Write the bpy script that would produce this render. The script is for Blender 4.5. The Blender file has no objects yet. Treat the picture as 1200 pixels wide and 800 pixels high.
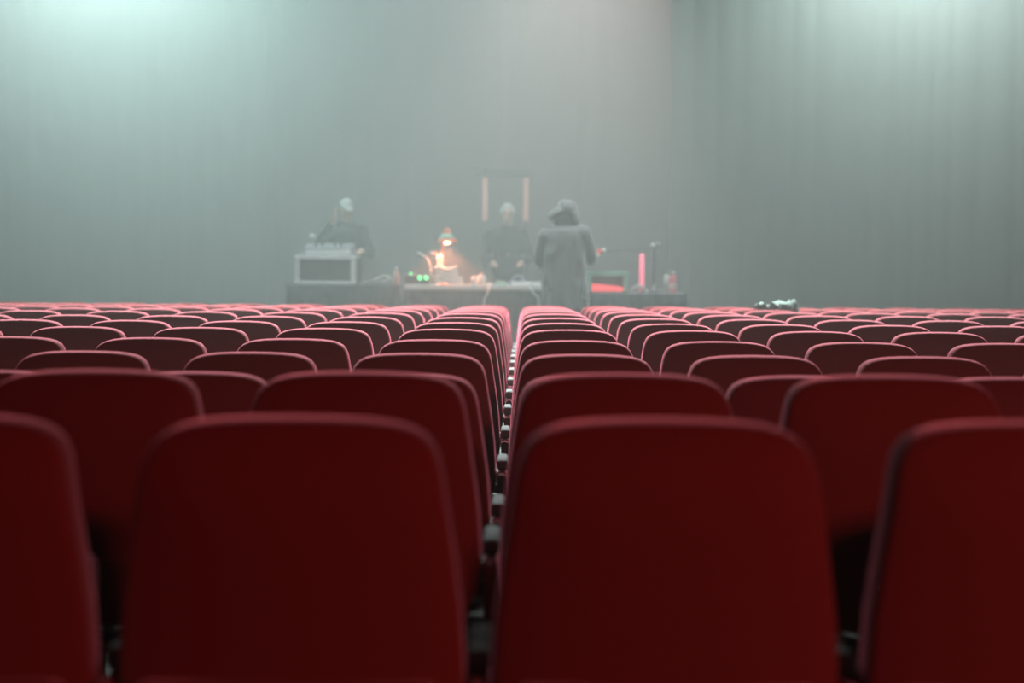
import bpy, bmesh, math, random
from mathutils import Vector, Matrix, noise
random.seed(7)
R = math.radians
sc = bpy.context.scene
COL = sc.collection

# ------------------------------------------------------------------ camera
F = 1667.0                       # focal length in pixels of a 1200 px wide frame (50 mm)
CX, CZ = 0.062, 1.27
cam_d = bpy.data.cameras.new('camera')
cam_d.lens = 50.0; cam_d.sensor_width = 36.0
cam_d.clip_start = 0.05; cam_d.clip_end = 200
cam_d.dof.use_dof = True
cam_d.dof.focus_distance = 6.3
cam_d.dof.aperture_fstop = 1.8
cam = bpy.data.objects.new('camera', cam_d); COL.objects.link(cam)
PITCH, YAW, ROLL = math.atan(90 / F), 11 / F, R(0.37)
cam.matrix_world = (Matrix.Translation((CX, 0, CZ)) @ Matrix.Rotation(YAW, 4, 'Z')
                    @ Matrix.Rotation(R(90) - PITCH, 4, 'X') @ Matrix.Rotation(ROLL, 4, 'Z'))
sc.camera = cam

# ------------------------------------------------------------------ world, light, exposure
w = bpy.data.worlds.new('world'); sc.world = w
w.use_nodes = True
w.node_tree.nodes['Background'].inputs[0].default_value = (0, 0, 0, 1)
w.node_tree.nodes['Background'].inputs[1].default_value = 1.0
sc.view_settings.view_transform = 'Standard'
sc.view_settings.look = 'None'
sc.view_settings.gamma = 1.0
sc.view_settings.use_curve_mapping = False
sc.view_settings.exposure = 0.0
sc.cycles.use_denoising = True
sc.cycles.volume_bounces = 0

def spot(name, loc, aim, energy, color, size, blend=1.0, radius=0.25):
    d = bpy.data.lights.new(name, 'SPOT'); d.energy = energy; d.color = color
    d.spot_size = R(size); d.spot_blend = blend; d.shadow_soft_size = radius
    o = bpy.data.objects.new(name, d); COL.objects.link(o); o.location = loc
    o.rotation_euler = (Vector(aim) - Vector(loc)).to_track_quat('-Z', 'Y').to_euler()
    return o
def area(name, loc, aim, energy, color, sx, sy, spread=180):
    d = bpy.data.lights.new(name, 'AREA'); d.energy = energy; d.color = color
    d.shape = 'RECTANGLE'; d.size = sx; d.size_y = sy; d.spread = R(spread)
    o = bpy.data.objects.new(name, d); COL.objects.link(o); o.location = loc
    o.rotation_euler = (Vector(aim) - Vector(loc)).to_track_quat('-Z', 'Y').to_euler()
    return o
# stage lanterns hung high over the stage
spot('stage_lantern_cyan_offscreen', (-4.9, 17.0, 7.1), (-4.3, 18.0, 0), 3900, (0.68, 1.0, 0.94), 155)
spot('stage_lantern_wash_offscreen', (-0.2, 18.8, 6.8), (-0.2, 19.0, 0), 300, (0.88, 1.0, 0.96), 150)
spot('stage_lantern_far_offscreen', (5.0, 18.2, 7.2), (5.0, 19, 0), 2250, (0.76, 1.0, 0.92), 155)
spot('stage_lantern_red_offscreen', (1.4, 21.6, 7.4), (1.0, 22.4, 1.0), 480, (1.0, 0.34, 0.30), 120)
# lantern in front of the stage, on the tables and the hooded person
spot('front_lantern_offscreen', (1.3, 15.5, 6.6), (0.1, 17.0, 1.0), 1500, (0.94, 1.0, 0.98), 62, radius=0.15)
# lanterns over the stage edge turned towards the seats
for nm, x, e in (('left', -5.2, 15500), ('centre', -0.5, 15500), ('right', 4.6, 15500)):
    spot('audience_lantern_%s_offscreen' % nm, (x, 15.2, 6.4), (x * 0.6, 10.9, 0.9), e, (0.88, 1.0, 0.98), 61, radius=0.35)
# dim warm house lamp high on the rear wall of the hall, behind the camera
area('house_lamp_rear_offscreen', (4.6, -3.05, 3.0), (0.9, 2.3, 0.7), 175, (1.0, 0.62, 0.5), 0.6, 0.4, 150)

# ------------------------------------------------------------------ materials
MATS = {}
def mat(name, color, rough=0.6, metal=0.0, spec=0.4, sheen=0.0, sheen_tint=(1, 1, 1), emit=None, estr=0.0,
        var=0.0, scale=40.0, bump=0.0, trans=0.0, ior=1.45):
    if name in MATS: return MATS[name]
    m = bpy.data.materials.new(name); m.use_nodes = True
    nt = m.node_tree; b = nt.nodes['Principled BSDF']
    b.inputs['Base Color'].default_value = (*color, 1)
    b.inputs['Roughness'].default_value = rough
    b.inputs['Metallic'].default_value = metal
    b.inputs['Specular IOR Level'].default_value = spec
    b.inputs['Sheen Weight'].default_value = sheen
    b.inputs['Sheen Tint'].default_value = (*sheen_tint, 1)
    b.inputs['Sheen Roughness'].default_value = 0.35
    b.inputs['Transmission Weight'].default_value = trans
    b.inputs['IOR'].default_value = ior
    if emit:
        b.inputs['Emission Color'].default_value = (*emit, 1)
        b.inputs['Emission Strength'].default_value = estr
    if var or bump:
        tc = nt.nodes.new('ShaderNodeTexCoord')
        nz = nt.nodes.new('ShaderNodeTexNoise'); nz.inputs['Scale'].default_value = scale
        nz.inputs['Detail'].default_value = 5
        nt.links.new(tc.outputs['Object'], nz.inputs['Vector'])
        if var:
            mx = nt.nodes.new('ShaderNodeMix'); mx.data_type = 'RGBA'
            mx.inputs[6].default_value = (*[c * (1 - var) for c in color], 1)
            mx.inputs[7].default_value = (*[min(1, c * (1 + var)) for c in color], 1)
            nt.links.new(nz.outputs['Fac'], mx.inputs[0]); nt.links.new(mx.outputs[2], b.inputs['Base Color'])
        if bump:
            bp = nt.nodes.new('ShaderNodeBump'); bp.inputs['Strength'].default_value = bump
            bp.inputs['Distance'].default_value = 0.004
            nt.links.new(nz.outputs['Fac'], bp.inputs['Height']); nt.links.new(bp.outputs['Normal'], b.inputs['Normal'])
    MATS[name] = m
    return m
M_SEAT = mat('red_seat_fabric', (0.12, 0.0030, 0.0034), 0.85, spec=0.15, sheen=1.0, sheen_tint=(1.0, 0.21, 0.30), var=0.22, scale=220, bump=0.25)
M_ARM = mat('dark_armrest_plastic', (0.16, 0.162, 0.162), 0.9, spec=0.05)
M_STEEL = mat('black_painted_steel', (0.02, 0.02, 0.021), 0.45, spec=0.5)
M_FLOOR = mat('hall_floor_carpet', (0.03, 0.028, 0.028), 0.95, var=0.3, scale=90)
M_STAGE = mat('black_stage_boards', (0.028, 0.027, 0.026), 0.6, var=0.3, scale=12)
M_WALL = mat('dark_hall_wall', (0.04, 0.042, 0.042), 0.9, var=0.15, scale=6)
M_CURT = mat('grey_green_drape', (0.085, 0.10, 0.095), 0.9, spec=0.1, sheen=0.1, var=0.12, scale=5)
M_BACK = mat('brown_black_backdrop', (0.055, 0.042, 0.040), 0.9, spec=0.1, var=0.2, scale=3)
M_SKIRT = mat('black_table_skirt', (0.03, 0.033, 0.034), 0.95, spec=0.1)
M_WHITE = mat('white_laminate', (0.75, 0.75, 0.74), 0.4)
M_ALU = mat('aluminium_profile', (0.88, 0.90, 0.91), 0.35, metal=0.0)
M_GREY = mat('grey_device_metal', (0.36, 0.37, 0.40), 0.45, metal=0.2)
M_PANEL = mat('dark_case_panel', (0.05, 0.055, 0.055), 0.6)
M_BLACK = mat('black_plastic', (0.018, 0.018, 0.02), 0.4)
M_CABLE = mat('pale_cable_rubber', (0.62, 0.60, 0.58), 0.5)
M_COAT = mat('dark_grey_coat_cloth', (0.16, 0.172, 0.175), 0.7, spec=0.3, sheen=0.8, var=0.15, scale=60)
M_TROUS = mat('black_trouser_cloth', (0.02, 0.02, 0.023), 0.9)
M_SKIN = mat('skin', (0.55, 0.36, 0.28), 0.5)
M_HAIR = mat('dark_hair', (0.04, 0.03, 0.025), 0.6)
M_CAP = mat('pale_cap_cloth', (0.50, 0.50, 0.49), 0.8)
M_SHIRT = mat('dark_green_shirt_cloth', (0.035, 0.05, 0.045), 0.85)
M_BTOP = mat('black_top_cloth', (0.016, 0.017, 0.018), 0.9)
M_TOWEL = mat('pale_green_towel', (0.11, 0.145, 0.13), 0.95, sheen=0.0, var=0.18, scale=45, bump=0.5)
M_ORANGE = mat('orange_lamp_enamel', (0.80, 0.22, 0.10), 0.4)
M_PINK = mat('pink_plastic', (0.80, 0.20, 0.24), 0.4)
M_REDBOX = mat('red_plastic', (0.85, 0.07, 0.08), 0.45)
M_GREENFR = mat('pale_green_metal', (0.30, 0.62, 0.48), 0.4, metal=0.2)
M_CHROME = mat('bright_chrome', (0.9, 0.9, 0.9), 0.15, metal=1.0)

# ------------------------------------------------------------------ helpers
def link(o, parent=None):
    COL.objects.link(o)
    if parent: o.parent = parent
    return o
def tag(o, label=None, cat=None, group=None, kind=None):
    if label: o['label'] = label
    if cat: o['category'] = cat
    if group: o['group'] = group
    if kind: o['kind'] = kind
    return o
def empty(name, loc=(0, 0, 0), rz=0.0):
    o = bpy.data.objects.new(name, None); o.empty_display_size = 0.05
    link(o); o.location = loc; o.rotation_euler = (0, 0, rz)
    return o
def mesh(name, bm, m, parent=None, smooth=True):
    bmesh.ops.recalc_face_normals(bm, faces=bm.faces)
    me = bpy.data.meshes.new(name); bm.to_mesh(me); bm.free()
    if m: me.materials.append(m)
    if smooth: me.polygons.foreach_set('use_smooth', [True] * len(me.polygons))
    return link(bpy.data.objects.new(name, me), parent)
def box(bm, x0, x1, y0, y1, z0, z1, bev=0.0, seg=2):
    r = bmesh.ops.create_cube(bm, size=1)
    for v in r['verts']:
        v.co = Vector(((x0 + x1) / 2 + v.co.x * (x1 - x0), (y0 + y1) / 2 + v.co.y * (y1 - y0), (z0 + z1) / 2 + v.co.z * (z1 - z0)))
    if bev:
        es = list({e for v in r['verts'] for e in v.link_edges})
        bmesh.ops.bevel(bm, geom=es, offset=bev, segments=seg, profile=0.5, affect='EDGES')
def boxo(name, m, parent, x0, x1, y0, y1, z0, z1, bev=0.0, smooth=False):
    bm = bmesh.new(); box(bm, x0, x1, y0, y1, z0, z1, bev); return mesh(name, bm, m, parent, smooth)
def lathe(bm, prof, c=(0, 0, 0), n=20):
    """prof: (radius, z) list"""
    rings = []
    for r, z in prof:
        if r < 1e-5: rings.append([bm.verts.new((c[0], c[1], c[2] + z))])
        else: rings.append([bm.verts.new((c[0] + r * math.cos(2 * math.pi * k / n), c[1] + r * math.sin(2 * math.pi * k / n), c[2] + z)) for k in range(n)])
    for a, b in zip(rings, rings[1:]):
        for k in range(n):
            k2 = (k + 1) % n
            if len(a) == 1 and len(b) == 1: continue
            if len(a) == 1: bm.faces.new((a[0], b[k], b[k2]))
            elif len(b) == 1: bm.faces.new((a[k], b[0], a[k2]))
            else: bm.faces.new((a[k], b[k], b[k2], a[k2]))
def latheo(name, m, parent, prof, c=(0, 0, 0), n=20):
    bm = bmesh.new(); lathe(bm, prof, c, n); return mesh(name, bm, m, parent)
def tube(bm, pts, rad, n=8):
    pts = [Vector(p) for p in pts]
    rads = rad if isinstance(rad, (list, tuple)) else [rad] * len(pts)
    rings = []; up = None
    for i, p in enumerate(pts):
        t = (pts[min(i + 1, len(pts) - 1)] - pts[max(i - 1, 0)]).normalized()
        if up is None: up = t.orthogonal().normalized()
        up = (up - t * up.dot(t)).normalized(); s = t.cross(up)
        rings.append([bm.verts.new(p + (up * math.cos(2 * math.pi * k / n) + s * math.sin(2 * math.pi * k / n)) * rads[i]) for k in range(n)])
    for a, b in zip(rings, rings[1:]):
        for k in range(n): bm.faces.new((a[k], a[(k + 1) % n], b[(k + 1) % n], b[k]))
    bm.faces.new(rings[0][::-1]); bm.faces.new(rings[-1])
def tubeo(name, m, parent, pts, rad, n=8):
    bm = bmesh.new(); tube(bm, pts, rad, n); return mesh(name, bm, m, parent)
def arc(pts, n=6):
    """Catmull-Rom through points"""
    P = [Vector(p) for p in pts]; out = []
    for i in range(len(P) - 1):
        a, b, c, d = P[max(i - 1, 0)], P[i], P[i + 1], P[min(i + 2, len(P) - 1)]
        for k in range(n):
            t = k / n
            out.append(0.5 * ((2 * b) + (c - a) * t + (2 * a - 5 * b + 4 * c - d) * t * t + (3 * b - a - 3 * c + d) * t ** 3))
    out.append(P[-1]); return out
CM = cam.matrix_world.copy()
def at(px, py, d):
    """world point seen at (px, py) of the survey photograph, standing d metres in front of the camera"""
    return CM @ Vector(((px - 600) / F * d, -(py - 400) / F * d, -d))

# ------------------------------------------------------------------ setting
STAGE_Z = 0.25
STAGE_Y = 15.3
def struct(name, bm, m): return tag(mesh(name, bm, m, None, False), kind='structure')
bm = bmesh.new(); box(bm, -9.6, 9.6, -3.2, 26, -0.35, -0.12); struct('floor', bm, M_FLOOR)
bm = bmesh.new(); box(bm, -9.6, 9.6, STAGE_Y, 25.8, -0.12, STAGE_Z, 0.01); struct('floor_stage', bm, M_STAGE)
bm = bmesh.new(); box(bm, -9.8, -9.6, -3.2, 26, -0.35, 8.2); struct('wall_left', bm, M_WALL)
bm = bmesh.new(); box(bm, 9.6, 9.8, -3.2, 26, -0.35, 8.2); struct('wall_right', bm, M_WALL)
bm = bmesh.new(); box(bm, -9.8, 9.8, 26, 26.2, -0.35, 8.2); struct('wall_back', bm, M_WALL)
bm = bmesh.new(); box(bm, -9.8, 9.8, -3.4, -3.2, -0.35, 8.2); struct('wall_front', bm, M_WALL)
bm = bmesh.new(); box(bm, -9.8, 9.8, -3.4, 26.2, 8.2, 8.4); struct('ceiling', bm, M_WALL)

# ------------------------------------------------------------------ seats
ROW_D = [2.12 + 0.865 * i for i in range(14)]
DROP = [.232, .229, .298, .297, .296, .293, .298, .304, .310, .320, .333, .348, .366, .385]
SEAT_H = 0.97
W = 0.56
# half outline of the backrest: (half width, distance below the top)
OUT = [(0.0, 0.0), (0.06, 0.0008), (0.11, 0.003), (0.15, 0.0075), (0.178, 0.0145), (0.198, 0.025), (0.212, 0.040),
       (0.221, 0.060), (0.227, 0.085), (0.234, 0.13), (0.246, 0.21), (0.256, 0.29), (0.2605, 0.36), (0.2615, 0.42),
       (0.257, 0.455), (0.24, 0.485), (0.20, 0.50), (0.12, 0.506), (0.0, 0.508)]
CURL, LEAN = 0.055, 0.02
def backrest_bm():
    bm = bmesh.new()
    full = [(x, t) for x, t in OUT] + [(-x, t) for x, t in OUT[-2:0:-1]]
    tc = 0.25
    # (scale towards the centre, extra inset, depth) from the rear face round the edge to the front pad
    prof = [(0.0, 0, -.046), (0.35, 0, -.0455), (0.62, 0, -.044), (0.80, 0, -.041), (0.90, 0, -.038), (0.955, 0, -.036), (0.975, 0, -.034), (0.988, 0, -.028), (0.996, 0, -.018), (1.0, 0, -.004),
            (1.0, 0, 0.012), (0.99, 0, 0.026), (0.965, 0, 0.037), (0.91, 0, 0.046), (0.78, 0, 0.054), (0.5, 0, 0.060), (0.0, 0, 0.062)]
    rings = []
    for s, _, y in prof:
        ring = []
        for x, t in (full if s > 0 else [(0, tc)]):
            # inset evenly instead of by scale near the edge
            px, pt = x * s, tc + (t - tc) * s
            yy = y + 0.28 * px * px + CURL * (max(0, 0.13 - pt) / 0.13) ** 2 + LEAN * pt
            ring.append(bm.verts.new((px, yy, -pt)))
        rings.append(ring)
    n = len(full)
    for a, b in zip(rings, rings[1:]):
        for k in range(n):
            k2 = (k + 1) % n
            if len(a) == 1: bm.faces.new((a[0], b[k], b[k2]))
            elif len(b) == 1: bm.faces.new((a[k], b[0], a[k2]))
            else: bm.faces.new((a[k], b[k], b[k2], a[k2]))
    return bm
def proto_seat():
    root = empty('theatre_seat')
    o = mesh('backrest', backrest_bm(), M_SEAT, root); o.location = (0, 0, SEAT_H)
    # bolster along the foot of the backrest, standing a little proud to the rear
    bm = bmesh.new(); box(bm, -0.235, 0.235, -0.062, -0.005, 0.44, 0.585, 0.026, 3)
    mesh('lower_bolster', bm, M_SEAT, root)
    # tipped-up seat cushion in front of the backrest
    bm = bmesh.new(); box(bm, -0.215, 0.215, 0.09, 0.17, 0.40, 0.735, 0.035, 3)
    for v in bm.verts: v.co.y += (v.co.z - 0.40) * 0.16
    mesh('seat_cushion', bm, M_SEAT, root)
    # armrest pad on its red side panel, shared with the neighbour
    bm = bmesh.new(); box(bm, -W / 2 - 0.018, -W / 2 + 0.018, 0.055, 0.235, 0.575, 0.61, 0.010, 3)
    mesh('armrest', bm, M_ARM, root)
    bm = bmesh.new(); box(bm, -W / 2 - 0.015, -W / 2 + 0.015, -0.03, 0.24, 0.30, 0.5745, 0.012, 2)
    mesh('side_panel', bm, M_SEAT, root)
    bm = bmesh.new(); box(bm, -W / 2 - 0.016, -W / 2 + 0.016, 0.02, 0.12, 0.02, 0.30, 0.004, 1)
    mesh('leg', bm, M_STEEL, root)
    bm = bmesh.new(); box(bm, -W / 2 - 0.018, -W / 2 + 0.018, -0.06, 0.24, 0.0, 0.02, 0.004, 1)
    mesh('foot_plate', bm, M_STEEL, root)
    bm = bmesh.new(); box(bm, -W / 2 + 0.016, W / 2 - 0.016, 0.04, 0.09, 0.36, 0.395, 0.008, 1)
    mesh('cross_bar', bm, M_STEEL, root)
    return root
seat0 = proto_seat(); parts0 = list(seat0.children); used0 = False
NTH = ['first', 'second', 'third', 'fourth', 'fifth', 'sixth', 'seventh', 'eighth', 'ninth', 'tenth', 'eleventh', 'twelfth', 'thirteenth', 'fourteenth']
def place_seat(x, y, z, label, group, end):
    global used0
    if not used0:
        s = seat0; used0 = True
    else:
        s = empty('theatre_seat')
        for p in parts0:
            c = p.copy(); link(c, s)
    if end:   # the last seat of a row carries the closing armrest
        for p in parts0:
            if p.name.split('.')[0] in ('armrest', 'side_panel', 'leg', 'foot_plate'):
                c = p.copy(); link(c, s); c.location.x = W
    s.location = (x, y, z)
    return tag(s, label, 'seat', group)
row_floor = []
for i, (d, dr) in enumerate(zip(ROW_D, DROP)):
    zf = CZ - dr - SEAT_H
    row_floor.append(zf)
    ncol = math.ceil(611 / (F * W / d)) + 1
    nth = NTH[13 - i]
    for k in range(-ncol, ncol):
        lab = 'red upholstered folding theatre seat in the %s row from the stage' % nth
        if i == 11 and k == 3: lab = 'red theatre seat near the stage with a pale green towel over its back'
        place_seat((k + 0.5) * W, d - 0.02, zf, lab, 'seats of the %s row from the stage' % nth, k == ncol - 1)
# stepped seating floor, one tread for each row
for i, zf in enumerate(row_floor):
    y0 = ROW_D[i] - 0.42 if i else -3.2
    y1 = ROW_D[i] + 0.445 if i < 13 else STAGE_Y
    bm = bmesh.new(); box(bm, -9.6, 9.6, y0, y1, -0.13, zf)
    tag(mesh('floor_tread', bm, M_FLOOR, None, False), kind='structure')

# towel lying over a far seat back
def towel():
    bm = bmesh.new(); nx, ny = 44, 26; g = []
    for i in range(nx + 1):
        col = []
        u = i / nx
        for j in range(ny + 1):
            v = j / ny - 0.5
            x = (u - 0.5) * 0.34
            s = v * 0.36
            over = 0.055
            y = max(-over, min(over, s)) + 0.006 * noise.noise((u * 5, v * 4, 3))
            z = -max(0, abs(s) - over) * 0.55
            env = (0.85 + 0.5 * u ** 1.5) * (1 if u < .92 else (1 - (u - .92) / .08 * .6))
            z += env * (0.050 + 0.035 * noise.noise((u * 7, v * 6, 1.3)) + 0.02 * noise.noise((u * 17, v * 15, 7))) - 0.02
            y += 0.006 * noise.noise((u * 9, v * 9, 11)) + (1 if s > 0 else -1) * max(0, abs(s) - over) * 0.25
            col.append(bm.verts.new((x, y, z)))
        g.append(col)
    for i in range(nx):
        for j in range(ny): bm.faces.new((g[i][j], g[i + 1][j], g[i + 1][j + 1], g[i][j + 1]))
    o = mesh('towel', bm, M_TOWEL)
    sol = o.modifiers.new('thickness', 'SOLIDIFY'); sol.thickness = 0.008
    return o
tw = towel()
tw.location = (3.5 * W + 0.19, ROW_D[11] + 0.02, CZ - DROP[11] + 0.012)
tag(tw, 'crumpled pale green towel lying over the back of a red seat', 'towel')

# ------------------------------------------------------------------ drapes
def drape(name, x0, x1, y, z0, z1, m, label, pitch=0.34, amp=0.05, seed=0.0):
    bm = bmesh.new(); n = int((x1 - x0) / 0.035); nz = 12; g = []
    for i in range(n + 1):
        x = x0 + (x1 - x0) * i / n
        col = []
        for j in range(nz + 1):
            t = j / nz
            ph = 2 * math.pi * (x / pitch + 0.8 * noise.noise((x * 0.9, seed, 0)) + 0.10 * noise.noise((x * 2, t * 2, seed)))
            a = amp * (0.65 + 0.6 * noise.noise((x * 1.3, seed + 5, t * 0.4))) * (1.0 - 0.35 * t)
            s = math.sin(ph); s = math.copysign(abs(s) ** 0.8, s)
            col.append(bm.verts.new((x + 0.03 * math.cos(ph) * (1 - t * .5), y + a * s, z0 + (z1 - z0) * t)))
        g.append(col)
    for i in range(n):
        for j in range(nz): bm.faces.new((g[i][j], g[i + 1][j], g[i + 1][j + 1], g[i][j + 1]))
    o = mesh(name, bm, m)
    sol = o.modifiers.new('thickness', 'SOLIDIFY'); sol.thickness = 0.012
    return tag(o, label, 'curtain')
drape('stage_curtain', -9.3, -4.0, 22.6, STAGE_Z + .01, 7.6, M_CURT, 'tall grey-green pleated stage curtain beside the flight case table', seed=1.0)
drape('stage_curtain', 2.12, 9.3, 20.0, STAGE_Z + .01, 7.6, M_CURT, 'tall grey-green pleated stage curtain beside the microphone boom', seed=4.0)
drape('backdrop_curtain', -8.5, 8.5, 24.2, STAGE_Z + .01, 7.6, M_BACK, 'dark brown backdrop curtain behind the performers at the rear of stage', pitch=0.5, amp=0.06, seed=9.0)

# ------------------------------------------------------------------ stage tables
def table(name, x0, x1, y0, y1, ztop, mtop, label, th=.035):
    r = empty(name, ((x0 + x1) / 2, (y0 + y1) / 2, STAGE_Z))
    hx, hy, h = (x1 - x0) / 2, (y1 - y0) / 2, ztop - STAGE_Z
    boxo('table_top', mtop, r, -hx, hx, -hy - (.03 if th > .04 else 0), hy, h - th, h, 0.006)
    for sx in (-1, 1):
        for sy in (-1, 1):
            tubeo('leg', M_STEEL, r, [(sx * (hx - .08), sy * (hy - .08), 0), (sx * (hx - .08), sy * (hy - .08), h - .035)], 0.018)
    # pleated skirt round front and sides
    bm = bmesh.new(); path = []
    N = int((2 * hx + 4 * hy) / 0.02); L = 2 * hx + 4 * hy
    for k in range(N + 1):
        s = L * k / N
        if s < 2 * hy: p = (-hx, hy - s); nrm = (-1, 0)
        elif s < 2 * hy + 2 * hx: p = (-hx + s - 2 * hy, -hy); nrm = (0, -1)
        else: p = (hx, -hy + s - 2 * hy - 2 * hx); nrm = (1, 0)
        path.append((p, nrm, s))
    cols = []
    for (p, nrm, s) in path:
        c = []
        for z, a in ((h - (th + .001 if th > .04 else .004), 0.004), (h - 0.2, 0.010), (0.012, 0.022)):
            o = 0.012 + a * (1 + math.sin(s * 2 * math.pi / 0.16 + 1.3 * math.sin(s * 3)))
            c.append(bm.verts.new((p[0] + nrm[0] * o, p[1] + nrm[1] * o, z)))
        cols.append(c)
    for a, b in zip(cols, cols[1:]):
        for j in range(2): bm.faces.new((a[j], b[j], b[j + 1], a[j + 1]))
    s = mesh('table_skirt', bm, M_SKIRT, r)
    sm = s.modifiers.new('thickness', 'SOLIDIFY'); sm.thickness = 0.004
    return tag(r, label, 'table')
DT = 17.6
zA = at(540, 334, DT).z; zL = at(390, 334, DT).z; zR = at(750, 343.5, 17.2).z
XL0, XL1, XM1 = at(336, 330, DT).x, at(468, 330, DT).x, at(641, 330, DT).x
table('work_table', XL0, XL1 - .07, DT, DT + .75, zL, M_BLACK, 'black-skirted table with a dark top carrying the flight case')
table('work_table', XL1 + .07, XM1, DT - .02, DT + .75, zA, M_WHITE, 'black-skirted table with a white top carrying the desk lamp', .06)
XR0, XR1 = at(672, 340, 17.2).x, at(803, 340, 17.2).x
table('work_table', XR0, XR1, 17.2, 17.95, zR, M_GREY, 'black-skirted table with a grey top carrying the red-lit box')

# ------------------------------------------------------------------ gear on the left table
p0, p1 = at(345, 334, DT + .1), at(416.5, 300, DT + .1)
w2, h2 = (p1.x - p0.x) / 2, at(380, 299.5, DT + .1).z - zL
def framed_box(name, cx, y0, y1, z0, hw, h, mf, mi, label, t=0.058, open_=False):
    r = empty(name, (cx, y0, z0 + .001)); D = y1 - y0
    boxo('shell', mi, r, -hw + .012, hw - .012, .03, D, .012, h - .012, 0.004)
    for sx in (-1, 1):
        boxo('edge_profile', mf, r, sx * hw - (t if sx > 0 else 0), sx * hw + (0 if sx > 0 else t), 0, .06, t * .8, h - t * .8, 0.006)
        boxo('edge_profile', mf, r, sx * hw - (.02 if sx > 0 else 0), sx * hw + (0 if sx > 0 else .02), .06, D + .012, h - .02, h, 0.003)
    boxo('edge_profile', mf, r, -hw, hw, 0, .06, h - t * .8, h, 0.008)
    boxo('edge_profile', mf, r, -hw, hw, 0, .06, 0, t * .8, 0.008)
    for sx in (-1, 1):
        for zz in (.028, h - .028):
            latheo('ball_corner', mf, r, [(0, -.026), (.018, -.018), (.026, 0), (.018, .018), (0, .026)], (sx * (hw - .016), .012, zz), 10)
    return tag(r, label, 'case')
framed_box('flight_case', (p0.x + p1.x) / 2, DT + .1, DT + .6, zL, w2, h2, M_ALU, M_PANEL, 'dark flight case with bright metal edges standing on the dark-topped table')
# device on the case
zc = zL + h2 + .002
q0, q1 = at(355, 299, DT + .15).x, at(414, 299, DT + .15).x
r = empty('rack_mixer', ((q0 + q1) / 2, DT + .14, zc)); hw = (q1 - q0) / 2
bm = bmesh.new(); box(bm, -hw, hw, 0, .34, 0, .10, .008)
for v in bm.verts:
    if v.co.z > .05: v.co.z += (v.co.y) * .16; v.co.x *= .95
mesh('body', bm, M_GREY, r, False)
for k in range(7):
    latheo('knob', M_BLACK if k % 3 else M_WHITE, r, [(0, .035), (.012, .035), (.015, .0), (0, 0)], (-hw * .75 + k * hw * .25, .08, .115), 10)
boxo('front_panel', M_ALU, r, -hw * .9, hw * .9, -.004, .002, .015, .075, .002)
latheo('dial', M_WHITE, r, [(0, -.03), (.02, -.022), (.03, 0), (.02, .022), (0, .03)], (hw * .82, -.01, .035), 12)
tag(r, 'flat grey audio mixer with knobs lying on the flight case', 'mixer')
c = at(366, 281, DT + .3)
r = empty('clip_light', (c.x, DT + .3, zc + .165))
tubeo('stem', M_GREY, r, arc([(0, 0, -.0), (-.01, 0, .03), (.005, 0, .06)]), .008)
latheo('head', M_WHITE, r, [(0, .0), (.034, .004), (.045, .022), (.036, .042), (0, .05)], (.012, 0, .052), 14)
latheo('foot', M_GREY, r, [(0, 0), (.03, 0), (.026, .012), (0, .014)], n=12)
tag(r, 'small round white clip light standing on the grey mixer', 'light')

# loose cable and small gear between case and desk lamp
def on(px, d, z, dx=0): v = at(px, 330, d); return Vector((v.x + dx, v.y, z))
zc_ = zL + .012
def cable(label, pts, rad, m, cat='cable', name='cable', group=None):
    o = tubeo(name, m, None, arc(pts, 8), rad, 7); return tag(o, label, cat, group)
a = on(420, DT + .12, zL).x; b_ = on(457, DT + .12, zL).x; m_ = (a + b_) / 2
cable('pale cable looped loosely on the dark-topped table beside the case', [(a, DT + .15, zc_), (a + .1, DT + .2, zc_ + .02), (m_, DT + .12, zc_ + .05), (m_ + .1, DT + .25, zc_ + .10), (b_, DT + .2, zc_ + .07), (b_ - .1, DT + .1, zc_ + .03), (m_, DT + .22, zc_)], .014, M_CABLE)
v = on(464, DT + .08, zL)
r = empty('water_bottle', (v.x, DT + .1, zL + .001))
latheo('body', mat('pale_pink_plastic', (.75, .45, .42), .35), r, [(0, 0), (.036, 0), (.04, .01), (.04, .13), (.03, .165), (.016, .18), (.016, .195), (0, .195)])
latheo('cap', M_WHITE, r, [(.0, .19), (.02, .19), (.02, .225), (0, .228)], n=14)
tag(r, 'small pale pink bottle with white cap beside the green indicator lights', 'bottle')
# unit with green indicators
x0, x1 = on(474, DT + .1, zA).x, on(504, DT + .1, zA).x
r = empty('effects_unit', ((x0 + x1) / 2, DT + .06, zA + .001)); hw = (x1 - x0) / 2
boxo('body', M_GREY, r, -hw, hw, 0, .26, 0, .125, .008)
M_GLED = mat('green_indicator', (.1, .9, .3), .4, emit=(.08, 1.0, .25), estr=3.5)
for k, xx in enumerate((hw * .22, hw * .72)):
    latheo('indicator', M_GLED, r, [(0, -.023), (.016, -.017), (.023, 0), (.016, .017), (0, .023)], (xx, -.006, .085), 12)
latheo('indicator', M_GLED, r, [(0, 0), (.012, .0), (.010, .02), (0, .024)], (-hw * .55, .10, .125), 10)
boxo('face_panel', M_BLACK, r, -hw * .92, hw * .92, -.003, .002, .015, .11, .002)
tag(r, 'grey effects unit with two glowing green indicator lights', 'device')

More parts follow.
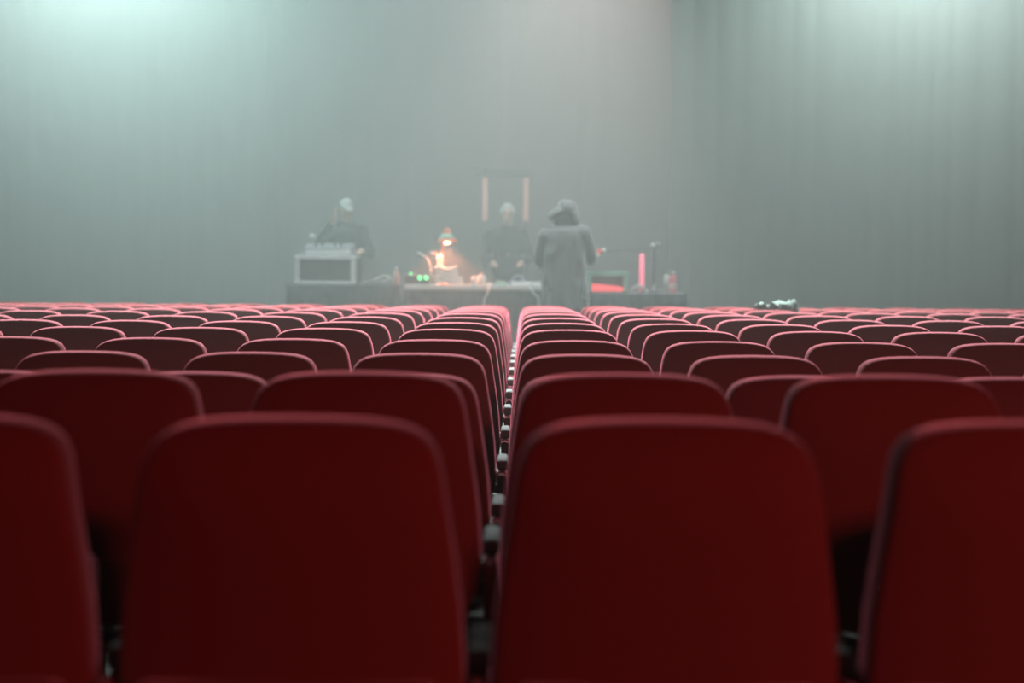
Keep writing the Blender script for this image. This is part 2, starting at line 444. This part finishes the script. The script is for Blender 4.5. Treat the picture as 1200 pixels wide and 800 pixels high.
# desk lamp
lc = at(524, 284, DT + .25)
r = empty('desk_lamp', (lc.x, DT + .25, zA + .001)); hz = lc.z - zA
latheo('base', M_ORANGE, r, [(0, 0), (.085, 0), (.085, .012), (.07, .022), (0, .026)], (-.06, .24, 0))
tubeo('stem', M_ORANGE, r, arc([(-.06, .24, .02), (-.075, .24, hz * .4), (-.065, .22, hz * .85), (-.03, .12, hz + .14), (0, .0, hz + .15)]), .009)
prof = [(.135, 0), (.132, .012), (.095, .055), (.06, .10), (.048, .125), (.045, .16), (.03, .178), (0, .18)]
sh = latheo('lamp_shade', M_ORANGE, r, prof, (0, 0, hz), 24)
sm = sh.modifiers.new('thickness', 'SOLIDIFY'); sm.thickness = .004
latheo('shade_band', M_GREENFR, r, [(.098, .052), (.1, .056), (.064, .101), (.06, .1)], (0, 0, hz), 24)
latheo('bulb', mat('warm_bulb', (1, .8, .6), .4, emit=(1.0, .40, .19), estr=45), r, [(0, -.028), (.03, -.02), (.045, .005), (.04, .03), (.02, .07), (0, .07)], (0, 0, hz + .01), 16)
pd = bpy.data.lights.new('bulb_light', 'SPOT'); pd.energy = 55; pd.color = (1.0, .30, .15); pd.shadow_soft_size = .03
pd.spot_size = R(125); pd.spot_blend = .4
po = bpy.data.objects.new('bulb_light', pd); link(po, r); po.location = (0, 0, hz - .05); po.rotation_euler = (R(-14), 0, 0)
tag(r, 'small orange desk lamp with a glowing dome shade on the white table', 'lamp')

# tangled cable bundle under the lamp
M_PALEOR = mat('pale_bundle_rubber', (.70, .67, .64), .5)
bx0 = on(504, DT + .15, zA).x; bx1 = on(546, DT + .15, zA).x; cxm = (bx0 + bx1) / 2
r = empty('cable_bundle', (cxm, DT + .16, zA + .018))
hwid = (bx1 - bx0) / 2
rng = random.Random(3)
for k in range(9):
    ph = rng.random() * 6; ex = hwid * (.55 + .45 * rng.random()); h0 = .015 + .022 * k
    sh_ = (1 - k / 22)
    pts = [(math.cos(ph + t * .7) * ex * sh_ - .03 * k / 9, math.sin(ph + t * .7) * .09, h0 + .012 * math.sin(t * 1.7 + k)) for t in range(10)]
    tubeo('cable_loop', M_PALEOR, r, arc(pts, 5), .016, 8)
def stalk(px0, py0, px1, py1, pxb, dy, rad):
    a_, b2 = at(px0, py0, DT + .16 + dy), at(px1, py1, DT + .16 + dy); base = on(pxb, DT + .16, zA)
    o0 = Vector((cxm, DT + .16, zA + .003))
    loc = [Vector((base.x, DT + .16, zA + .02)) - o0, Vector((b2.x, b2.y, b2.z)) - o0, (a_ + b2) / 2 - o0 + Vector((.0, 0, .015)), a_ - o0]
    tubeo('cable_end', M_PALEOR, r, arc(loc, 6), [.014] * 6 + [.016] * 5 + [rad] * 5 + [rad] * 2 + [rad * .6], 8)
stalk(489, 298, 502, 308, 508, 0, .022)
stalk(503, 298, 512, 303, 514, .05, .022)
stalk(515, 299, 517, 309, 516, .08, .018)
tag(r, 'tangled pale cable bundle glowing orange under the desk lamp', 'cables')
# small things further along the white table
v = on(556, DT + .1, zA)
r = empty('paper_cup', (v.x, DT + .08, zA + .001))
latheo('cup', M_WHITE, r, [(0, 0), (.024, 0), (.034, .11), (.031, .11), (.022, .006), (0, .006)])
tag(r, 'white paper cup standing beside a small round pot', 'cup')
v = on(564, DT + .25, zA)
r = empty('round_pot', (v.x, DT + .28, zA + .001))
latheo('body', M_CABLE, r, [(0, 0), (.04, 0), (.066, .04), (.066, .08), (.045, .115), (0, .12)])
latheo('knob', M_CABLE, r, [(.012, .118), (.02, .135), (.01, .15), (0, .152)])
tag(r, 'small round lidded pot beside the white paper cup', 'pot')
x0, x1 = on(580, DT + .1, zA).x, on(594, DT + .1, zA).x
r = empty('control_pad', ((x0 + x1) / 2, DT + .08, zA + .001)); hw = (x1 - x0) / 2
boxo('body', M_GREENFR, r, -hw, hw, 0, .2, 0, .045, .006)
for k in range(3): boxo('pad', M_WHITE, r, -hw * .8 + k * hw * .55, -hw * .8 + k * hw * .55 + hw * .42, .04, .14, .045, .052, .002)
tag(r, 'small pale green control pad on the white table', 'device')
v = on(607, DT + .2, zA)
r = empty('headphones', (v.x, DT + .25, zA + .001))
M_LIL = mat('lilac_plastic', (.52, .44, .56), .4)
tubeo('headband', M_LIL, r, [(math.cos(t) * .075, 0, .03 + math.sin(t) * .09) for t in [math.pi * k / 12 for k in range(13)]], .010)
for sx in (-1, 1): latheo('ear_cup', M_LIL, r, [(0, 0), (.036, 0), (.04, .02), (.034, .05), (0, .055)], (sx * .075, 0, 0), 14)
tag(r, 'lilac headphones standing on the white table behind the cables', 'headphones')
x0, x1 = on(600, DT + .05, zA).x, on(634, DT + .05, zA).x
r = empty('keyboard_controller', ((x0 + x1) / 2, DT + .07, zA + .001)); hw = (x1 - x0) / 2
boxo('body', M_ALU, r, -hw, hw, 0, .13, 0, .04, .006)
for k in range(10): boxo('key', M_WHITE, r, -hw * .93 + k * hw * .186, -hw * .93 + k * hw * .186 + hw * .17, .015, .12, .04, .047, .001)
tag(r, 'silver keyboard controller with white keys at the table edge', 'keyboard')
def hang(px0, px1, py1, label):
    t0 = on(px0, DT - .06, zA); t1 = at(px1, py1, DT - .1)
    cable(label, [(t0.x + .03, DT + .06, zA + .014), (t0.x, DT + .0, zA + .016), (t0.x - (.01 if px1 < px0 else -.01), DT - .09, zA - .04), ((t0.x + t1.x) / 2, DT - .11, (zA + t1.z) / 2), (t1.x, DT - .10, t1.z), (t1.x, DT - .11, STAGE_Z + .02)], .014, M_CABLE)
hang(574, 567, 356, 'pale cable hanging from the white table near the round pot')
hang(621, 631, 354, 'pale cable hanging from the white table near the hooded person')

# ------------------------------------------------------------------ gear on the right table
DR = 17.3
x0, x1 = at(688, 330, DR).x, at(736, 330, DR).x
r = empty('open_case', ((x0 + x1) / 2, DR, zR + .001)); hw = (x1 - x0) / 2; H = at(715, 318, DR).z - zR
boxo('base', M_PANEL, r, -hw, hw, 0, .36, 0, .015, .003)
boxo('rear_panel', M_PANEL, r, -hw, hw, .345, .36, .0155, H, .002)
boxo('top_edge', M_GREENFR, r, -hw, hw, -.02, .345, H - .06, H, .008)
for sx in (-1, 1):
    boxo('side_post', M_GREENFR, r, sx * hw - (.055 if sx > 0 else 0), sx * hw + (0 if sx > 0 else .055), -.02, .345, .0155, H - .0605, .006)
bm = bmesh.new(); box(bm, -hw * .86, hw * .86 - .02, .05, .28, .016, .115, .02)
for v in bm.verts:
    if v.co.z > .06: v.co.z -= (v.co.x + hw) * .10
mesh('red_light_box', bm, mat('red_glow', (.9, .1, .1), .5, emit=(1.0, .10, .11), estr=1.1), r)
tag(r, 'open case with a pale green frame and a glowing red box inside', 'case')
v = at(752, 330, DR + .1)
r = empty('light_stick', (v.x, DR + .12, zR + .001)); H = at(752, 297, DR + .1).z - zR
latheo('foot', M_BLACK, r, [(0, 0), (.04, 0), (.036, .02), (0, .024)])
latheo('tube', mat('pink_glow_tube', (.9, .3, .38), .4, emit=(1.0, .20, .30), estr=.85), r, [(0, .024), (.028, .024), (.03, .04), (.03, H - .03), (.02, H - .005), (0, H)])
tag(r, 'upright glowing pink light stick beside the microphone boom', 'light')
# microphone boom on a table stand
v = at(766, 336, DR + .3)
r = empty('microphone_stand', (v.x, DR + .3, zR + .001)); H = at(766, 291, DR + .3).z - zR
latheo('base', M_BLACK, r, [(0, 0), (.09, 0), (.085, .015), (.02, .03), (0, .03)])
tubeo('pole', M_BLACK, r, [(0, 0, .02), (0, 0, H)], .012)
e = at(712, 295, DR + .3)
tubeo('boom', M_BLACK, r, [(.09, 0, H + .03), (0, 0, H), (e.x - v.x, 0, e.z - zR)], .006)
latheo('clutch', M_WHITE, r, [(0, -.03), (.022, -.022), (.03, 0), (.022, .022), (0, .03)], (-.02, -.03, H + .035), 14)  # clutch coloured white to stand in for a bright glint
latheo('counterweight', M_GREY, r, [(0, -.028), (.022, -.02), (.028, 0), (.022, .02), (0, .028)], (.06, 0, H + .055), 14)
tubeo('microphone', M_BLACK, r, [(e.x - v.x, 0, e.z - zR), (e.x - v.x - .10, 0, e.z - zR - .02)], [.014, .024], 10)
tag(r, 'black microphone boom stand on the grey-topped table with clutch whitened as a glint', 'microphone stand')
v = at(788.5, 337, DR + .1)
r = empty('drink_bottle', (v.x, DR + .1, zR + .001))
latheo('body', M_PINK, r, [(0, 0), (.045, 0), (.048, .012), (.048, .17), (.04, .20), (.024, .22), (.024, .235), (0, .235)])
latheo('cap', M_WHITE, r, [(0, .232), (.03, .232), (.03, .265), (0, .268)], n=14)
latheo('label_band', mat('pale_pink_band', (.85, .55, .55), .5), r, [(.0485, .05), (.0495, .052), (.0495, .12), (.0485, .122)])
tag(r, 'pink bottle with a white cap at the end of the grey-topped table', 'bottle')
r = empty('tumbler', (v.x - .075, DR + .16, zR + .001))
latheo('cup', mat('pale_grey_cup', (.55, .58, .57), .4), r, [(0, 0), (.028, 0), (.036, .225), (.033, .225), (.024, .008), (0, .008)])
tag(r, 'tall pale grey tumbler beside the pink bottle', 'cup')
xa, xb, xc = at(736, 340, DR).x, at(747, 340, DR).x, at(778, 340, DR).x
cable('thick pale cable curling on the grey-topped table below the pink light stick', [(xa + .04, DR - .05, zR + .025), (xa + .07, DR - .05, zR + .06), (xb + .02, DR - .04, zR + .085), (xb + .08, DR - .01, zR + .04), (xb + .13, DR + .02, zR + .025)], .022, M_CABLE)
cable('thin grey cable lying around the microphone stand base', [(xb + .19, DR - .03, zR + .02), (xb + .20, DR + .05, zR + .05), (xb + .22, DR + .1, zR + .09), (xb + .28, DR + .16, zR + .05), (xc - .06, DR + .08, zR + .03), (xc, DR + .02, zR + .02)], .016, mat('grey_rubber', (.32, .33, .33), .5))

# ------------------------------------------------------------------ hanging frame with two light tubes
DF = 21.5
r_top = at(592, 206, DF); xl, xr = at(568.5, 230, DF), at(616.5, 230, DF)
r = empty('tube_light_stand', (r_top.x, r_top.y, STAGE_Z))
rel = lambda v_: (v_.x - r_top.x, 0, v_.z - STAGE_Z)
x_l, _, _ = rel(xl); x_r, _, _ = rel(xr); _, _, zt = rel(r_top); zb = rel(at(592, 259, DF))[2]
bm = bmesh.new(); box(bm, x_l - .17, x_r + .17, -.08, .08, zt - .02, zt + .10, .01); mesh('top_beam', bm, M_BLACK, r, False)
M_TUBE = mat('salmon_tube', (.8, .5, .45), .5, emit=(1.0, .40, .30), estr=0.42)
for xx in (x_l, x_r):
    latheo('light_tube', M_TUBE, r, [(0, zb), (.033, zb), (.038, zb + .02), (.038, zt - .04), (.03, zt - .021), (0, zt - .021)], (xx, 0, 0))
    boxo('post', M_BLACK, r, xx - .04, xx + .04, .055, .13, 0, zt - .02, .005)
    boxo('foot', M_BLACK, r, xx - .18, xx + .18, -.1, .3, 0, .02, .004)
tag(r, 'black upright frame with two salmon light tubes behind the seated performer', 'light frame')

# ------------------------------------------------------------------ people
def blob(bm, a, ra, b, rb, n=14, m=5):
    """tapered capsule from a to b"""
    a, b = Vector(a), Vector(b); t = b - a; L = t.length; t = t.normalized() if L > 1e-6 else Vector((0, 0, 1))
    pts, rr = [], []
    for k in range(m + 1):
        an = math.pi / 2 * k / m; pts.append(a - t * ra * math.cos(an)); rr.append(max(ra * math.sin(an), 1e-4))
    for k in range(m, -1, -1):
        an = math.pi / 2 * k / m; pts.append(b + t * rb * math.cos(an)); rr.append(max(rb * math.sin(an), 1e-4))
    up = t.orthogonal().normalized(); s = t.cross(up); rings = []
    for p, r_ in zip(pts, rr):
        rings.append([bm.verts.new(p + (up * math.cos(2 * math.pi * k / n) + s * math.sin(2 * math.pi * k / n)) * r_) for k in range(n)])
    for A, B in zip(rings, rings[1:]):
        for k in range(n): bm.faces.new((A[k], A[(k + 1) % n], B[(k + 1) % n], B[k]))
    bm.faces.new(rings[0][::-1]); bm.faces.new(rings[-1])
def ell(bm, c, r3, rot=None):
    res = bmesh.ops.create_uvsphere(bm, u_segments=18, v_segments=12, radius=1)
    for v in res['verts']:
        p = Vector((v.co.x * r3[0], v.co.y * r3[1], v.co.z * r3[2]))
        if rot is not None: p = rot @ p
        v.co = p + Vector(c)
def fuse(name, bm, m, parent, voxel, smooth=6, fold=None):
    """one continuous skin over overlapping volumes"""
    bmesh.ops.recalc_face_normals(bm, faces=bm.faces)
    me = bpy.data.meshes.new(name + '_raw'); bm.to_mesh(me); bm.free()
    o = bpy.data.objects.new(name + '_raw', me); COL.objects.link(o)
    rm = o.modifiers.new('r', 'REMESH'); rm.mode = 'VOXEL'; rm.voxel_size = voxel
    s = o.modifiers.new('s', 'SMOOTH'); s.factor = 0.5; s.iterations = smooth
    dg = bpy.context.evaluated_depsgraph_get()
    me2 = bpy.data.meshes.new_from_object(o.evaluated_get(dg))
    bpy.data.objects.remove(o); bpy.data.meshes.remove(me)
    me2.name = name
    if fold:
        for v in me2.vertices: v.co = v.co + fold(v.co, v.normal)
    me2.materials.clear(); me2.materials.append(m)
    me2.polygons.foreach_set('use_smooth', [True] * len(me2.polygons))
    return link(bpy.data.objects.new(name, me2), parent)
def hand(bm, wrist, direction, palm_n, side, curl=0.5, s=1.0):
    """palm and five bent fingers; side=+1 puts the thumb on +lateral"""
    wv, d = Vector(wrist), Vector(direction).normalized(); n = Vector(palm_n); n = (n - d * n.dot(d)).normalized(); l = d.cross(n) * side
    c0 = wv + d * .02 * s; c1 = wv + d * .075 * s
    for o_ in (-.026, -.009, .009, .026): blob(bm, c0 + l * o_ * .8 * s, .018 * s, c1 + l * o_ * s, .014 * s, 10, 3)
    for o_, ln in ((.030, .068), (.010, .078), (-.010, .072), (-.030, .055)):
        p = c1 + l * o_ * s; dd = d.copy()
        for k, f in enumerate((.42, .32, .26)):
            q = p + dd * ln * f * s; blob(bm, p, (.0105 - .001 * k) * s, q, (.0098 - .001 * k) * s, 8, 3)
            p = q; dd = (Matrix.Rotation(curl, 3, n.cross(d)).inverted() @ dd).normalized()
    p = wv + d * .03 * s + l * .026 * s; dd = (d * .6 + l * .7 + n * .25).normalized()
    for k, f in enumerate((.034, .030, .024)):
        q = p + dd * f * s; blob(bm, p, (.014 - .002 * k) * s, q, (.0125 - .002 * k) * s, 8, 3); p = q; dd = (dd + d * .35).normalized()
def head(bm, c, rot, s=1.0):
    """skull, jaw, nose, ears, brow and lips; faces +y in its own frame"""
    T = lambda p: Vector(c) + rot @ (Vector(p) * s)
    ell(bm, T((0, -.012, .03)), (.078 * s, .098 * s, .093 * s), rot)
    ell(bm, T((0, .022, -.03)), (.062 * s, .072 * s, .085 * s), rot)
    ell(bm, T((0, .058, -.085)), (.034 * s, .03 * s, .026 * s), rot)
    blob(bm, T((0, .088, .022)), .010 * s, T((0, .112, -.022)), .016 * s, 10, 3)
    ell(bm, T((0, .085, -.056)), (.026 * s, .014 * s, .011 * s), rot)
    ell(bm, T((0, .082, .035)), (.052 * s, .016 * s, .012 * s), rot)
    for sx in (-1, 1): ell(bm, T((sx * .080, -.01, -.002)), (.012 * s, .026 * s, .034 * s), rot)
def eyes(parent, c, rot, s=1.0):
    bm = bmesh.new()
    for sx in (-1, 1): ell(bm, Vector(c) + rot @ (Vector((sx * .032, .083, .008)) * s), (.014 * s, .010 * s, .009 * s), rot)
    return mesh('eyes', bm, mat('dark_eye', (.03, .025, .02), .2), parent)
I3 = Matrix.Identity(3)

def loft(bm, secs, n=36):
    """closed stack of oval sections (z, cx, cy, half width, half depth)"""
    rings = []
    for z, cx, cy, hw_, hd_ in secs:
        rings.append([bm.verts.new((cx + hw_ * math.copysign(abs(math.cos(a_)) ** .8, math.cos(a_)), cy + hd_ * math.copysign(abs(math.sin(a_)) ** .8, math.sin(a_)), z))
                      for a_ in [2 * math.pi * k / n for k in range(n)]])
    for A, B in zip(rings, rings[1:]):
        for k in range(n): bm.faces.new((A[k], A[(k + 1) % n], B[(k + 1) % n], B[k]))
    bm.faces.new(rings[0][::-1]); bm.faces.new(rings[-1])
# --- hooded person, back turned to the seats, right hand raised over the gear
DP = 16.75
pc = at(661, 300, DP)
man = (pc.x, pc.y)
HT = at(666, 233, DP).z - STAGE_Z           # top of hood above the stage
S_ = HT / 1.80
shL, shR, elL, elR = Vector((-.205, -.01, 1.355)), Vector((.215, .0, 1.355)), Vector((-.275, .06, 1.09)), Vector((.315, .08, 1.12))
wrL, wrR = Vector((-.235, .33, 1.02)), Vector((.375, .36, 1.13))
hc = Vector((.02, .075, 1.625)); hrot = Matrix.Rotation(R(18), 3, 'Z') @ Matrix.Rotation(R(-22), 3, 'X')
bm = bmesh.new()
head(bm, hc, hrot, .98)
blob(bm, (.005, .02, 1.44), .062, (.015, .055, 1.57), .058)
blob(bm, (-.08, 0, 1.32), .10, (.08, 0, 1.32), .10); blob(bm, (0, 0, 1.3), .13, (0, 0, 1.0), .12); blob(bm, (-.06, 0, .95), .11, (.06, 0, .95), .11)
for sh_, el, wr in ((shL, elL, wrL), (shR, elR, wrR)):
    blob(bm, sh_, .058, el, .045); blob(bm, el, .044, wr, .030)
hand(bm, wrL, (.15, .8, -.35), (0, -.3, -1), 1, .45)
hand(bm, wrR, (.45, .75, .45), (-.2, .4, -.9), -1, .40)
for sx in (-1, 1):
    hip, kn, an = Vector((sx * .095, 0, .93)), Vector((sx * .115, .01, .50)), Vector((sx * .125, -.02, .09))
    blob(bm, hip, .088, kn, .058); blob(bm, kn, .056, an, .038); blob(bm, an, .04, (sx * .14, .13, .035), .03)
person = fuse('person', bm, M_SKIN, None, .0085, 3)
person.location = (man[0], man[1], STAGE_Z); person.scale = (S_, S_, S_)
tag(person, 'person in a dark hooded coat standing with back to the red seats', 'person')
def coat_fold(p, n):
    if n.z > .8: return Vector((0, 0, 0))
    k = .012 * math.sin(p.x * 42 + 3 * noise.noise((p.x * 3, p.y * 3, p.z * 2.2)) * 2) * max(0, min(1, (1.38 - p.z) * 2.2))
    k += .016 * noise.noise((p.x * 7, p.y * 7, p.z * 4.0 + 3)) + .008 * noise.noise((p.x * 16, p.y * 16, p.z * 9))
    return n * k
bm = bmesh.new()
loft(bm, [(1.485, .005, .01, .075, .07), (1.47, .005, .01, .145, .105), (1.44, .01, .0, .215, .13), (1.40, .01, .0, .25, .147), (1.33, .01, .0, .255, .16), (1.2, .005, .0, .255, .168),
          (1.05, .005, .0, .250, .168), (.9, .01, .0, .255, .17), (.75, .015, .0, .265, .178), (.6, .015, .0, .275, .185), (.5, .015, .0, .278, .186), (.49, .015, .0, .255, .165)])
blob(bm, shL, .105, elL, .078, 18); blob(bm, elL, .080, elL.lerp(wrL, .85), .055, 18)
blob(bm, shR + Vector((-.01, -.01, .03)), .118, elR, .082, 18); blob(bm, elR, .082, elR.lerp(wrR, .85), .055, 18)
coat = fuse('coat', bm, M_COAT, person, .012, 7, coat_fold)
# hood: a cowl that stands round the head, open towards the face, sagging to one side
def hood_fold(p, n): return n * (.014 * noise.noise((p.x * 11, p.y * 11, p.z * 9)) + .007 * noise.noise((p.x * 25, p.y * 22, p.z * 20)))
bm = bmesh.new()
ell(bm, (.035, .03, 1.690), (.118, .150, .100), Matrix.Rotation(R(14), 3, 'Y'))
ell(bm, (-.085, .01, 1.630), (.125, .140, .066), Matrix.Rotation(R(-32), 3, 'Y'))
ell(bm, (.110, .03, 1.60), (.062, .125, .125), Matrix.Rotation(R(-8), 3, 'Y'))
hood = fuse('hood', bm, M_COAT, person, .011, 5, hood_fold)
# added neck of the coat, same cloth, filling the hollow under the hood
bm = bmesh.new(); ell(bm, (-.01, .03, 1.53), (.125, .105, .095)); fuse('coat_neck', bm, M_COAT, person, .012, 4)
for sx in (-1, 1):
    bm = bmesh.new(); hip, kn, an = Vector((sx * .095, 0, .93)), Vector((sx * .115, .01, .50)), Vector((sx * .125, -.02, .10))
    blob(bm, hip, .10, kn, .078); blob(bm, kn, .076, an, .062); fuse('trouser_leg', bm, M_TROUS, person, .014, 4)
    bm = bmesh.new(); blob(bm, (sx * .125, -.02, .10), .054, (sx * .13, .0, .05), .05); blob(bm, (sx * .127, -.03, .045), .043, (sx * .145, .15, .043), .042); fuse('boot', bm, M_BLACK, person, .010, 3)
# small red torch held in the raised hand
hp = Vector((man[0], man[1], STAGE_Z)) + (wrR + Vector((.055, .085, .05))) * S_
r = empty('handheld_torch', hp)
tubeo('body', M_REDBOX, r, [(-.06, -.01, -.014), (.05, .0, .010)], [.026, .030], 12)
tubeo('head', mat('pale_green_lens', (.6, .75, .65), .3), r, [(.05, 0, .010), (.085, .004, .018)], [.034, .038], 12)
tag(r, 'small red torch held in the raised hand of the hooded person', 'torch')

# --- performer at the mixer, head bowed, hand lifted to the brow
def performer(px, py, d, turn, label, top_m, arms, hd, hair_m, hairstyle, bow, s=1.0, seated=False):
    hcp = at(px, py, d)
    loc = Vector((hcp.x, hcp.y, STAGE_Z))
    hh = (hcp.z - STAGE_Z)
    k = hh / 1.62 if not seated else 1.0
    B = bmesh.new(); rot = Matrix.Rotation(R(180), 3, 'Z') @ Matrix.Rotation(R(hd), 3, 'Z') @ Matrix.Rotation(R(-bow), 3, 'X')
    hc_ = Vector((0, 0, 1.62)); fwd = -1
    head(B, hc_, rot)
    blob(B, (0, .05, 1.40), .062, (0, .02, 1.55), .056)
    blob(B, (-.08, .06, 1.30), .10, (.08, .06, 1.30), .10); blob(B, (0, .06, 1.28), .13, (0, .05, 1.0), .12); blob(B, (-.06, .05, .95), .11, (.06, .05, .95), .11)
    C = bmesh.new()
    blob(C, (-.12, .06, 1.33), .11, (.12, .06, 1.33), .11, 18); blob(C, (-.06, .06, 1.2), .15, (.06, .06, 1.2), .15, 18)
    blob(C, (-.06, .05, 1.02), .145, (.06, .05, 1.02), .145, 18); blob(C, (-.07, .05, .9), .14, (.07, .05, .9), .14, 18)
    blob(C, (-.07, .06, 1.29), .152, (.07, .06, 1.29), .152, 18)
    blob(C, (-.05, .055, 1.385), .095, (.05, .055, 1.385), .095, 18); blob(C, (0, .045, 1.42), .078, (0, .04, 1.445), .074, 18)
    for (el, wr, hdir, hn, side, cu) in arms:
        sx = 1 if el[0] > 0 else -1
        sh_ = Vector((sx * .20, .06, 1.36)); el, wr = Vector(el), Vector(wr)
        blob(B, sh_, .055, el, .042); blob(B, el, .042, wr, .029); hand(B, wr, hdir, hn, side, cu)
        blob(C, sh_, .082, el, .062, 16); blob(C, el, .062, el.lerp(wr, .78), .046, 16)
    for sx in (-1, 1):
        hip, kn, an = Vector((sx * .095, .05, .93)), Vector((sx * .115, .04, .50)), Vector((sx * .125, .07, .09))
        blob(B, hip, .088, kn, .058); blob(B, kn, .056, an, .038); blob(B, an, .04, (sx * .14, -.08, .035), .03)
    p = fuse('person', B, M_SKIN, None, .0085, 3)
    p.location = loc; p.scale = (k, k, k); p.rotation_euler.z = R(turn)
    fuse('top', C, top_m, p, .013, 6, lambda q, n: n * (.012 * noise.noise((q.x * 8, q.y * 8, q.z * 7))))
    for sx in (-1, 1):
        L = bmesh.new(); blob(L, (sx * .095, .05, .93), .10, (sx * .115, .04, .50), .076); blob(L, (sx * .115, .04, .50), .075, (sx * .125, .07, .11), .06); fuse('trouser_leg', L, M_TROUS, p, .014, 4)
        L = bmesh.new(); blob(L, (sx * .125, .08, .045), .043, (sx * .145, -.10, .043), .042); fuse('shoe', L, M_BLACK, p, .010, 3)
    Hh = bmesh.new(); TT = lambda q: hc_ + rot @ Vector(q)
    ell(Hh, TT((0, -.022, .052)), (.086, .100, .090), rot)
    if hairstyle == 'cap': ell(Hh, TT((0, .085, .055)), (.066, .062, .014), rot)
    else: ell(Hh, TT((0, -.03, .035)), (.106, .114, .086), rot)
    fuse(hairstyle, Hh, hair_m, p, .010, 4)
    eyes(p, hc_, rot)
    return tag(p, label, 'person')
performer(406, 246, 18.7, 8, 'performer in a pale cap bowed over the flight case, hand raised', M_SHIRT,
          [((-.33, -.10, 1.22), (-.16, -.20, 1.50), (.10, -.15, .9), (.9, -.2, .1), 1, .35), ((.29, -.03, 1.08), (.17, -.27, 1.12), (-.2, -.9, -.2), (0, 0, -1), 1, .4)],
          14, M_CAP, 'cap', 26)
performer(595, 251, 18.95, 0, 'performer in a black top and added pale beanie behind the white table', M_BTOP,
          [((-.28, -.02, 1.06), (-.17, -.28, 1.0), (.2, -.9, -.2), (0, 0, -1), -1, .4), ((.28, -.02, 1.06), (.17, -.28, 1.0), (-.2, -.9, -.2), (0, 0, -1), 1, .4)],
          0, M_CAP, 'beanie', 4)  # beanie is added, standing in for light on the bare head
# ------------------------------------------------------------------ haze filling the hall
def haze(name, y0, y1, z0, dens, g, label):
    bm = bmesh.new(); box(bm, -9.55, 9.55, y0, y1, z0, 8.15)
    o = mesh(name, bm, None, None, False)
    hm = bpy.data.materials.new(name); hm.use_nodes = True; nt = hm.node_tree
    nt.nodes.clear()
    out = nt.nodes.new('ShaderNodeOutputMaterial'); vs = nt.nodes.new('ShaderNodeVolumeScatter')
    vs.inputs['Color'].default_value = (.95, 1.0, .985, 1); vs.inputs['Density'].default_value = dens; vs.inputs['Anisotropy'].default_value = g
    nt.links.new(vs.outputs[0], out.inputs['Volume'])
    o.data.materials.append(hm)
    return tag(o, label, 'haze', kind='stuff')
haze('stage_haze', 16.1, 25.9, -0.119, 0.19, 0.0, 'dense pale grey-green haze hanging over the stage')
haze('hall_haze', -3.1, 16.099, -0.119, 0.0055, 0.2, 'thin haze drifting over the red theatre seats')
